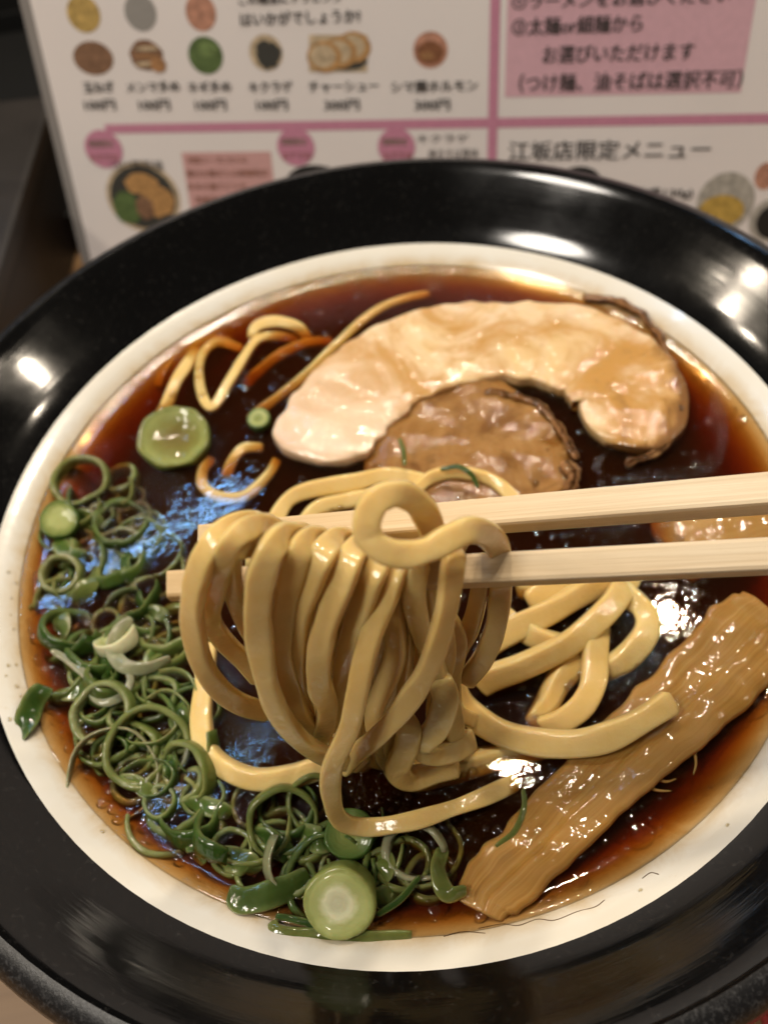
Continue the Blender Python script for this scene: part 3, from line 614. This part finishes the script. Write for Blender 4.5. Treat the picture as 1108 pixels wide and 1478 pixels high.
strip('scallion_sliver', [(545, 1320, 1.6), (580, 1295, 1.8), (605, 1265, 1.4)], 0.0012, 0.0008, M['dark_onion'], 'green scallion sliver between the cored piece and the bamboo shoot', twist=0.2)

# the large open rings that can be picked out
BIG = [(215, 1080, 3.2, 0.0085, 'mid_onion', 'big green scallion ring around a dark gap in the broth', 20, 30, 360),
       (150, 1030, 3.6, 0.0066, 'pale_onion', 'pale double scallion ring beside the green leaf', 25, -20, 360),
       (163, 1120, 2.2, 0.0098, 'white_onion', 'thin translucent scallion ring over the white inside', 18, 10, 360),
       (235, 1180, 1.8, 0.0070, 'pale_onion', 'yellowish green open scallion curl by the broth line', 22, 50, 250),
       (90, 830, 3.2, 0.0046, 'pale_onion', 'small pale scallion ring floating close to the white inside', 20, 0, 360),
       (118, 695, 2.4, 0.0070, 'mid_onion', 'wide dull green scallion ring above the pale cored slice', 15, 0, 360),
       (100, 910, 3.4, 0.0052, 'dark_onion', 'dark green scallion ring below the small pale ring', 35, 120, 300),
       (330, 1200, 1.8, 0.0060, 'dark_onion', 'dark green scallion arc in clear dark broth', 40, 150, 200),
       (412, 1185, 1.8, 0.0060, 'dark_onion', 'dark green scallion ring under the noodle loop', 30, 20, 260),
       (270, 1120, 2.4, 0.0060, 'mid_onion', 'green scallion ring touching the noodle loop', 30, -60, 300),
       (475, 1265, 1.0, 0.0075, 'dark_onion', 'green scallion ring around the white cored piece', 12, 0, 330),
       (430, 1235, 1.8, 0.0066, 'white_onion', 'glassy scallion skin curl near the cored piece', 40, 60, 170)]
for i, (px, py, h, R, mt, lab, tilt, az, arc) in enumerate(BIG):
    ring_obj('scallion_ring', px, py, h * 0.45 - 1.0, R * 0.88, M[mt], lab, G_S, 0.0014 if mt != 'white_onion' else 0.0006, 0.0036 if mt != 'white_onion' else 0.0026, 0.92, arc, tilt, az, i * 40, i * 3.3)

# the rest of the heap: copies that share a few ring meshes
KINDS = []
for i, (mt, R, wall, h, arc) in enumerate([('dark_onion', 0.0044, 0.0010, 0.0036, 360), ('dark_onion', 0.0038, 0.0010, 0.0040, 250), ('mid_onion', 0.0042, 0.0011, 0.0032, 360), ('mid_onion', 0.0054, 0.0010, 0.0034, 170),
                                          ('pale_onion', 0.0036, 0.0012, 0.0030, 360), ('dark_onion', 0.0056, 0.0010, 0.0042, 120), ('dark_onion', 0.0036, 0.0012, 0.0032, 360), ('mid_onion', 0.0037, 0.0011, 0.0030, 360), ('pale_onion', 0.0050, 0.0010, 0.0028, 200), ('dark_onion', 0.0050, 0.0006, 0.0060, 100), ('mid_onion', 0.0036, 0.0012, 0.0024, 360), ('pale_onion', 0.0030, 0.0013, 0.0026, 360), ('dark_onion', 0.0042, 0.0010, 0.0030, 300), ('mid_onion', 0.0046, 0.0006, 0.0062, 130)]):
    me = ring_mesh('scallion_ring', R, wall, h, 0.88, arc, i * 7.1); me.materials.append(M[mt]); KINDS.append((me, mt))
def inside_poly(x, y, poly):
    c = False; j = len(poly) - 1
    for i in range(len(poly)):
        (xi, yi), (xj, yj) = poly[i], poly[j]
        if (yi > y) != (yj > y) and x < (xj - xi) * (y - yi) / (yj - yi) + xi: c = not c
        j = i
    return c
HEAP = [(95, 690), (175, 690), (235, 780), (258, 880), (275, 980), (295, 1080), (300, 1160), (440, 1150), (560, 1200), (640, 1240), (620, 1330), (500, 1335), (380, 1300), (250, 1215), (150, 1120), (75, 1040), (45, 940), (50, 830)]
rg = random.Random(5); placed = []; tries = 0
COLW = {'dark_onion': 'dark green', 'mid_onion': 'mid green', 'pale_onion': 'pale green'}
while len(placed) < 125 and tries < 6000:
    tries += 1; px, py = rg.uniform(40, 640), rg.uniform(690, 1335)
    if not inside_poly(px, py, HEAP): continue
    dens = 23 if px < 300 else 33
    if any((px - a) ** 2 + (py - b) ** 2 < dens ** 2 for a, b in placed): continue
    if on_broth(px, py).to_2d().length > 0.0725: continue
    placed.append((px, py)); k = rg.randrange(len(KINDS)); me, mt = KINDS[k]
    o = bpy.data.objects.new('scallion_ring', me); col.objects.link(o)
    orient(o, on_broth(px, py, rg.uniform(-2.4, -1.2 if py < 950 else -0.4)), math.radians(rg.uniform(0, 40) if rg.random() < 0.4 else rg.uniform(0, 12)), rg.uniform(0, 6.28), rg.uniform(0, 6.28))
    s = rg.uniform(0.8, 1.45) if k in (0, 2, 3, 5, 8) else rg.uniform(0.8, 1.2); o.scale = (s, s, s)
    tag(o, 'small %s scallion ring in the wet heap beside the lifted noodles' % COLW[mt], 'scallion', 'small scallion rings in the heap')

rg = random.Random(17)
for px, py in [(90, 800), (130, 850), (175, 820), (95, 900), (150, 960), (215, 960), (120, 1000), (190, 1060), (255, 1040), (250, 1110), (205, 1130), (300, 1160), (345, 1235), (290, 1220), (400, 1215), (450, 1215), (560, 1250), (545, 1300), (135, 740), (230, 880)]:
    a = rg.uniform(0, 6.28); L = rg.uniform(22, 40); b = a + rg.uniform(0.6, 1.3)
    strip('scallion_leaf', [(px - L * math.cos(a), py - L * 0.8 * math.sin(a), -1.0), (px - L * 0.4 * math.cos(a), py - L * 0.4 * math.sin(a), rg.uniform(0.2, 1.0)), (px + L * 0.4 * math.cos(b), py + L * 0.4 * math.sin(b), rg.uniform(0.0, 0.9)), (px + L * math.cos(b), py + L * 0.8 * math.sin(b), -1.0)],
          rg.uniform(0.0026, 0.0046), 0.0006, M[rg.choice(('dark_onion', 'dark_onion', 'mid_onion'))], 'soft folded green scallion leaf scrap lying among the scallion rings', twist=0.5, seed=px, w_end=0.5, group='scallion leaf scraps among the rings')

PIC_CRACK = mat_plain('stained_crack', (0.10, 0.055, 0.02), 0.6)
# ------------------------------------------------------------------ oil droplets and bubbles on the broth
def dome_template(n=8, rings=3):
    v, f = [], []
    for r in range(rings):
        a = (r + 1) / rings * math.pi / 2 * 0.96
        for k in range(n):
            b = 2 * math.pi * k / n + r * 0.3; v.append(Vector((math.sin(a) * math.cos(b), math.sin(a) * math.sin(b), math.cos(a))))
    v.append(Vector((0, 0, 1)))
    for k in range(n): f.append((len(v) - 1, k, (k + 1) % n))
    for r in range(rings - 1):
        for k in range(n): k2 = (k + 1) % n; f.append((r * n + k, (r + 1) * n + k, (r + 1) * n + k2, r * n + k2))
    return v, f
DV, DF = dome_template(10, 4)
def droplets(name, items, label):
    V, Fc = [], []
    for (p, r, flat) in items:
        b = len(V)
        for v in DV: V.append((p.x + v.x * r, p.y + v.y * r, p.z + v.z * r * flat - r * flat * 0.08))
        Fc += [tuple(b + i for i in f) for f in DF]
    return tag(link(name, mesh(name, V, Fc), M['drop']), label, 'droplets', kind='stuff')
rg = random.Random(11); items = []; GRID = {}
def free(p, r):
    gx, gy = int(p.x / 0.0012), int(p.y / 0.0012)
    for ix in range(gx - 2, gx + 3):
        for iy in range(gy - 2, gy + 3):
            for q, rq in GRID.get((ix, iy), ()):
                if (p.x - q.x) ** 2 + (p.y - q.y) ** 2 < (r + rq) ** 2 * 0.9: return False
    GRID.setdefault((gx, gy), []).append((p, r)); return True
def scatter(cx, cy, sx, sy, n, r0, r1, flat=0.45):
    for _ in range(n):
        px, py = rg.gauss(cx, sx), rg.gauss(cy, sy); p = on_broth(px, py, 0.05)
        if math.hypot(p.x, p.y) > 0.0782: continue
        r = (r0 + (r1 - r0) * rg.random() ** 2.0) * 0.001
        if free(p, r): items.append((p, r, flat * rg.uniform(0.5, 1.0)))
scatter(205, 770, 52, 45, 2600, 0.22, 0.7, 0.8); scatter(170, 860, 60, 70, 420, 0.25, 1.1); scatter(360, 1065, 38, 30, 1800, 0.2, 0.45, 0.8)
scatter(330, 960, 25, 60, 420, 0.22, 0.7); scatter(890, 690, 50, 18, 60, 0.4, 1.6); scatter(860, 765, 55, 20, 80, 0.4, 1.4)
scatter(945, 940, 50, 50, 1500, 0.22, 0.9, 0.6); scatter(600, 1120, 70, 25, 260, 0.25, 0.8); scatter(725, 1095, 50, 22, 700, 0.22, 0.8, 0.6); scatter(660, 1120, 60, 18, 140, 0.25, 0.8)
scatter(660, 1215, 40, 30, 90, 0.3, 1.4); scatter(480, 1180, 110, 50, 220, 0.25, 1.1); scatter(250, 1130, 90, 80, 260, 0.25, 1.1)
scatter(430, 480, 60, 40, 26, 0.4, 1.0); scatter(300, 660, 70, 40, 80, 0.3, 1.1); scatter(760, 860, 60, 30, 120, 0.3, 1.2); scatter(640, 720, 50, 12, 40, 0.4, 1.2)
scatter(110, 760, 40, 60, 160, 0.25, 0.9); scatter(120, 960, 50, 90, 300, 0.25, 1.0); scatter(330, 1190, 110, 50, 360, 0.22, 0.9); scatter(800, 1000, 80, 50, 160, 0.25, 0.9); scatter(930, 1180, 80, 60, 60, 0.2, 0.5); scatter(820, 1290, 90, 20, 50, 0.2, 0.6)
scatter(960, 940, 60, 70, 30, 1.0, 2.2, 0.10); scatter(740, 1190, 30, 30, 14, 1.0, 2.0, 0.12); scatter(900, 1200, 70, 60, 18, 0.8, 1.8, 0.10); scatter(330, 560, 60, 60, 20, 0.8, 1.8, 0.12); scatter(480, 430, 120, 20, 16, 0.8, 1.6, 0.12)
for _ in range(1500):
    a_, r_ = rg.uniform(0, 6.283), 0.078 * math.sqrt(rg.random()); p = Vector((r_ * math.cos(a_), r_ * math.sin(a_), BROTH_Z + 0.00005))
    if p.x > 0.02 and p.y < -0.04 and rg.random() < 0.8: continue
    r = (0.2 + 0.9 * rg.random() ** 3) * 0.001
    if free(p, r): items.append((p, r, rg.uniform(0.2, 0.5)))
arc_pts = spline([on_broth(*p, 0.05) for p in [(1015, 545), (1035, 590), (1040, 640), (1022, 678), (990, 695)]], 40)
for p in arc_pts:
    for _ in range(2):
        q = p + Vector((rg.gauss(0, 0.0006), rg.gauss(0, 0.0006), 0)); r = rg.uniform(0.2, 0.6) * 0.001
        if free(q, r): items.append((q, r, 0.4))
def on_white(px, py, lift=0.0):            # a point on the white inside above the broth line
    p = on_level(px, py, RIM_Z - 0.0018)
    for _ in range(4):
        r = math.hypot(p.x, p.y)
        for (r0, z0), (r1, z1) in zip(inside, inside[1:]):
            if r0 <= r <= r1: p = on_level(px, py, z0 + (z1 - z0) * (r - r0) / (r1 - r0)); break
    return p + Vector((0, 0, lift))
for _ in range(30):
    px, py = rg.choice([(rg.uniform(8, 40), rg.uniform(820, 1060)), (rg.uniform(50, 190), rg.uniform(1110, 1250)), (rg.uniform(900, 1060), rg.uniform(1180, 1290))]); p = on_white(px, py)
    if 0.0797 < math.hypot(p.x, p.y) < 0.0845: items.append((p, rg.uniform(0.2, 0.5) * 0.001, 0.25))
for cr in ([(690, 1340), (722, 1334), (748, 1336), (775, 1327), (800, 1328), (832, 1316), (858, 1309), (872, 1299)], [(926, 1268), (938, 1260), (950, 1262)], [(640, 1352), (668, 1345), (700, 1347)]):
    path = spline([on_white(x, y, 0.00003) for x, y in cr], 6)
    link('glaze_crack', sweep('glaze_crack', path, profile_rect(0.00018, 0.00010, 0.5, 1), Vector((0, 0, 1)), None, 0, 0.00008, 3), PIC_CRACK, bowl)
droplets('oil_droplets', items, 'tiny oil droplets and bubbles scattered over the broth')

# ------------------------------------------------------------------ menu
YAW, LEAN = math.radians(-14.5), math.radians(20)
ME = Vector((math.cos(YAW), math.sin(YAW), 0)); MV = Vector((-math.sin(YAW) * math.sin(LEAN), math.cos(YAW) * math.sin(LEAN), math.cos(LEAN))); MN = ME.cross(MV)
MB = Vector((0, 0.135, 0.0005))
menu = empty('menu_sheet', MB); tag(menu, 'laminated white and pink printed menu leaning behind the bowl', 'menu')
menu.matrix_world = Matrix(((ME.x, MV.x, MN.x, MB.x), (ME.y, MV.y, MN.y, MB.y), (ME.z, MV.z, MN.z, MB.z), (0, 0, 0, 1)))
def mpt(px, py):
    d = ray(px, py); t = (MB - CAM).dot(MN) / d.dot(MN); g = CAM + d * t - MB; return g.dot(ME), g.dot(MV)
def flat(name, pts, z, mat, parent=None):
    return link(name, mesh(name, [(x, y, z) for x, y in pts], [tuple(range(len(pts)))], False), mat, parent or menu)
def ell(cx, cy, rx, ry, n=28, wob=0.0, seed=0):
    return [(cx + rx * math.cos(a) * (1 + wob * noise.noise(Vector((math.cos(a) * 2, math.sin(a) * 2, seed)))), cy + ry * math.sin(a) * (1 + wob * noise.noise(Vector((math.cos(a) * 2, math.sin(a) * 2, seed + 5))))) for a in (2 * math.pi * k / n for k in range(n))]
def pell(px, py, rx, ry, z, mat, name='printed_picture', wob=0.0, seed=0, parent=None):
    a = mpt(px, py); b = mpt(px + rx, py); c = mpt(px, py - ry)
    return flat(name, ell(a[0], a[1], abs(b[0] - a[0]), abs(c[1] - a[1]), 28, wob, seed), z, mat, parent)
def prect(x0, y0, x1, y1, z, mat, name):
    return flat(name, [mpt(x0, y1), mpt(x1, y1), mpt(x1, y0), mpt(x0, y0)], z, mat)
me = box_mesh('laminate', 0.302, 0.215, 0.0009); o = link('laminate', me, M['laminate'], menu); o.location = (-0.0991 + 0.151, 0.1075, -0.0005)
flat('paper', [(-0.0955, 0.004), (0.199, 0.004), (0.199, 0.211), (-0.0955, 0.211)], 0.00004, M['paper'])
Z1, Z2, Z3, Z4 = 0.00012, 0.00020, 0.00028, 0.00036
hv = mpt(600, 179)[1]; vu = mpt(712, 120)[0]
flat('rule_line', [(-0.0800, hv - 0.0014), (0.19, hv - 0.0014), (0.19, hv + 0.0014), (-0.0800, hv + 0.0014)], Z1, M['rose'])
flat('rule_line', [(vu - 0.0014, 0.02), (vu + 0.0014, 0.02), (vu + 0.0014, 0.19), (vu - 0.0014, 0.19)], Z2, M['rose'])
a = mpt(728, 140); b = mpt(1062, 0)
flat('tinted_panel', [a, (mpt(1068, 132)[0], a[1]), (mpt(1068, 132)[0], b[1] + 0.03), (a[0], b[1] + 0.03)], Z1, M['blush'])
a = mpt(262, 220); b = mpt(402, 320); flat('tinted_panel', [(a[0], b[1]), (b[0], b[1]), (b[0], a[1]), (a[0], a[1])], Z1, M['salmon'])
PIC = dict(gold=mat_print('gold_print', (0.52, 0.36, 0.12)), silver=mat_print('grey_print', (0.33, 0.32, 0.31)), copper=mat_print('copper_print', (0.53, 0.27, 0.19)), brown=mat_print('brown_print', (0.25, 0.14, 0.085)),
           wood=mat_print('tan_print', (0.42, 0.22, 0.10)), leaf=mat_print('green_print', (0.11, 0.17, 0.06)), dark=mat_print('charcoal_print', (0.055, 0.055, 0.05)), cream=mat_print('cream_print', (0.58, 0.46, 0.31)),
           toast=mat_print('toast_print', (0.50, 0.28, 0.11)), red=mat_print('rust_print', (0.26, 0.11, 0.055)), ash=mat_print('ash_print', (0.45, 0.43, 0.39)), yolk=mat_print('yolk_print', (0.55, 0.37, 0.09)), black=mat_print('black_print', (0.02, 0.02, 0.02)))
pell(121, 20, 24, 28, Z1, PIC['gold']); pell(203, 18, 23, 28, Z1, PIC['silver']); pell(290, 18, 22, 28, Z1, PIC['copper'])
pell(135, 84, 29, 25, Z1, PIC['brown'])
def detail(pic, px, py, rx, ry, z, mat, name, **kw): return pell(px, py, rx, ry, z, mat, name, parent=pic, **kw)
q = pell(212, 80, 24, 23, Z1, PIC['brown'], wob=0.2); detail(q, 229, 93, 11, 12, Z3, PIC['wood'], 'printed_bamboo', wob=0.2)
for k in range(3): detail(q, 212, 70 + k * 11, 17, 3, Z2, PIC['wood' if k % 2 else 'cream'], 'printed_bamboo')
q = pell(297, 80, 25, 28, Z1, PIC['leaf']); detail(q, 300, 72, 14, 12, Z2, mat_print('pale_green_print', (0.17, 0.25, 0.09)), 'printed_scallion', wob=0.4)
q = pell(384, 76, 24, 27, Z1, PIC['cream']); detail(q, 387, 78, 18, 20, Z2, PIC['dark'], 'printed_mushroom', wob=0.5, seed=3)
q = prect(446, 50, 530, 104, Z1, PIC['cream'], 'printed_picture')
detail(q, 500, 90, 30, 12, Z2 - 0.00003, PIC['dark'], 'printed_shadow', wob=0.3)
for k, (x, y) in enumerate([(510, 68), (490, 76), (468, 82)]):
    detail(q, x, y, 25, 23, Z2 + 0.00004 * k, PIC['toast'], 'printed_slice'); detail(q, x - 2, y - 1, 19, 17, Z2 + 0.00002 + 0.00004 * k, PIC['cream'], 'printed_slice')
q = pell(621, 72, 25, 27, Z1, PIC['copper']); detail(q, 621, 76, 20, 17, Z2, PIC['red'], 'printed_meat', wob=0.3); detail(q, 617, 80, 10, 6, Z3, PIC['wood'], 'printed_meat', wob=0.4)
for x, y in ((150, 215), (427, 212), (572, 212)):
    pell(x, y, 27, 28, Z2, M['rose'], 'printed_badge')
q = pell(207, 285, 53, 52, Z1, PIC['cream']); detail(q, 207, 285, 47, 46, Z2, PIC['dark'], 'printed_bowl'); detail(q, 185, 300, 20, 24, Z3, PIC['leaf'], 'printed_scallion', wob=0.3)
detail(q, 205, 265, 24, 16, Z3, PIC['toast'], 'printed_slice', wob=0.3); detail(q, 228, 290, 24, 24, Z3 - 0.00003, PIC['toast'], 'printed_slice', wob=0.3, seed=4); detail(q, 210, 300, 12, 16, Z4, PIC['brown'], 'printed_slice', wob=0.4, seed=7)
pell(455, 262, 42, 24, Z1, PIC['black']); pell(835, 262, 32, 22, Z1, PIC['black'])
q = pell(1046, 292, 42, 44, Z1, PIC['ash']); detail(q, 1040, 304, 33, 23, Z2, PIC['yolk'], 'printed_noodles'); pell(1104, 254, 16, 20, Z1, PIC['copper']); q = pell(1112, 318, 32, 32, Z1, PIC['ash']); detail(q, 1114, 320, 24, 25, Z2, PIC['black'], 'printed_sauce')
def text(s, px, py, px_h, px_w=None, mat='ink', z=Z3, bold=0.0):
    """line of print, its lower left at the photo point, px_w wide"""
    cu = bpy.data.curves.new('printed_text', 'FONT'); cu.body = s; cu.size = 1.0; cu.resolution_u = 2; cu.offset = 0.0
    o = bpy.data.objects.new('printed_text', cu); col.objects.link(o)
    me = bpy.data.meshes.new_from_object(o.evaluated_get(bpy.context.evaluated_depsgraph_get())); bpy.data.objects.remove(o)
    if not me.vertices: return
    xs = [v.co.x for v in me.vertices]; ys = [v.co.y for v in me.vertices]
    a = mpt(px, py); b = mpt(px + (px_w or 100), py); c = mpt(px, py - px_h)
    sy = (c[1] - a[1]) / max(max(ys) - min(ys), 1e-6); sx = (b[0] - a[0]) / (max(xs) - min(xs)) if px_w else sy
    for v in me.vertices: v.co = (a[0] + (v.co.x - min(xs)) * sx, a[1] + (v.co.y - min(ys)) * sy, z)
    if bold:                                    # heavier strokes: a second impression beside the first
        bm = bmesh.new(); bm.from_mesh(me); g = bmesh.ops.duplicate(bm, geom=list(bm.verts) + list(bm.edges) + list(bm.faces))
        bmesh.ops.translate(bm, verts=[e for e in g['geom'] if isinstance(e, bmesh.types.BMVert)], vec=(0.00022, 0.00010, 0.00003)); bm.to_mesh(me); bm.free()
    link('printed_text', me, M[mat] if isinstance(mat, str) else mat, menu)
B = 0.018
text('この機会にトッピング', 345, 8, 16, 150, bold=B); text('はいかがでしょうか?', 348, 38, 20, 172, bold=B)
for s, p, x, w in (('玉ねぎ', '100円', 122, 44), ('メンマ多め', '100円', 184, 76), ('ネギ多め', '100円', 272, 62), ('キクラゲ', '100円', 360, 62), ('チャーシュー', '300円', 446, 100), ('シマ腸ホルモン', '300円', 564, 124)):
    text(s, x, 134, 16, w, bold=B)
    text(p, x + w / 2 - (20 if w < 90 else 28), 160, 16, 44 if w < 90 else 50, bold=B)
text('①ラーメンをお選びください', 738, 14, 22, 312, bold=B); text('②太麺or細麺から', 738, 52, 26, 186, bold=B); text('お選びいただけます', 782, 92, 25, 216, bold=B); text('（つけ麺、油そばは選択不可）', 748, 134, 27, 318, bold=B)
text('江坂店限定メニュー', 733, 232, 28, 288, bold=B); text('(並盛130g)', 905, 288, 17, 92, bold=B)
for x, y in ((150, 215), (427, 212), (572, 212)):
    text('期間限定', x - 20, y - 2, 11, 36, PIC['leaf']); text('おすすめ', x - 18, y + 18, 11, 40, PIC['red'])
text('つけ麺新味', 162, 248, 17, 76); text('キクラゲ', 602, 206, 12, 74); text('焼きそば風味', 618, 228, 13, 72)
for k, (s, x, w) in enumerate((('特製スープにからむ', 272, 86), ('麺は太麺または細麺限定', 270, 118), ('多めの麺でどうぞ', 272, 84), ('数量限定です', 284, 60))): text(s, x, 236 + k * 19, 10, w, PIC['red'])

# ------------------------------------------------------------------ things at the edge of the frame
bx = empty('chopstick_box', (-0.121, 0.150, 0)); tag(bx, 'narrow dark brown wooden chopstick box beside the menu, out of focus', 'box')
dm = mat_plain('dark_box_wood', (0.010, 0.007, 0.006), 0.5, 0.3, 40)
o = link('case', box_mesh('case', 0.026, 0.16, 0.036, 0.002), dm, bx); o.location = (0, 0, 0.0182)
o = link('lid', box_mesh('lid', 0.029, 0.163, 0.007, 0.002), mat_plain('dark_box_lid', (0.013, 0.010, 0.009), 0.5, 0.25, 40), bx); o.location = (0, 0, 0.0400)
bx.rotation_euler.z = math.radians(-5)
tr_ = empty('darkening_tray', (-0.22, 0.285, 0)); tag(tr_, 'added black tray that darkens the counter beyond the menu', 'tray')  # made-up black tray, added to keep the counter dark here
tray_mat = mat_plain('tray_black', (0.003, 0.003, 0.003), 0.6, 0.2, 40)
o = link('base', box_mesh('base', 0.30, 0.168, 0.005, 0.001), tray_mat, tr_); o.location = (0, 0, 0.0028)
for k_, (lx, ly, sx_, sy_) in enumerate(((0, -0.0860, 0.30, 0.004), (0, 0.0860, 0.30, 0.004), (-0.152, 0, 0.004, 0.176), (0.152, 0, 0.004, 0.176))):
    o = link('rim', box_mesh('rim', sx_, sy_, 0.014, 0.001), tray_mat, tr_); o.location = (lx, ly, 0.0073)
p = on_level(1135, 1500, 0.004)
nk = empty('red_napkin', (p.x, p.y, 0)); tag(nk, 'folded red napkin on the counter, only its corner showing', 'napkin')
for k in range(2):
    o = link('fold', box_mesh('fold', 0.05, 0.06, 0.0022, 0.0009), mat_plain('red_cloth', (0.42, 0.045, 0.04), 0.8, 0.15, 500), nk); o.location = (0.022 + 0.001 * k, -0.02, 0.0013 + 0.0024 * k)
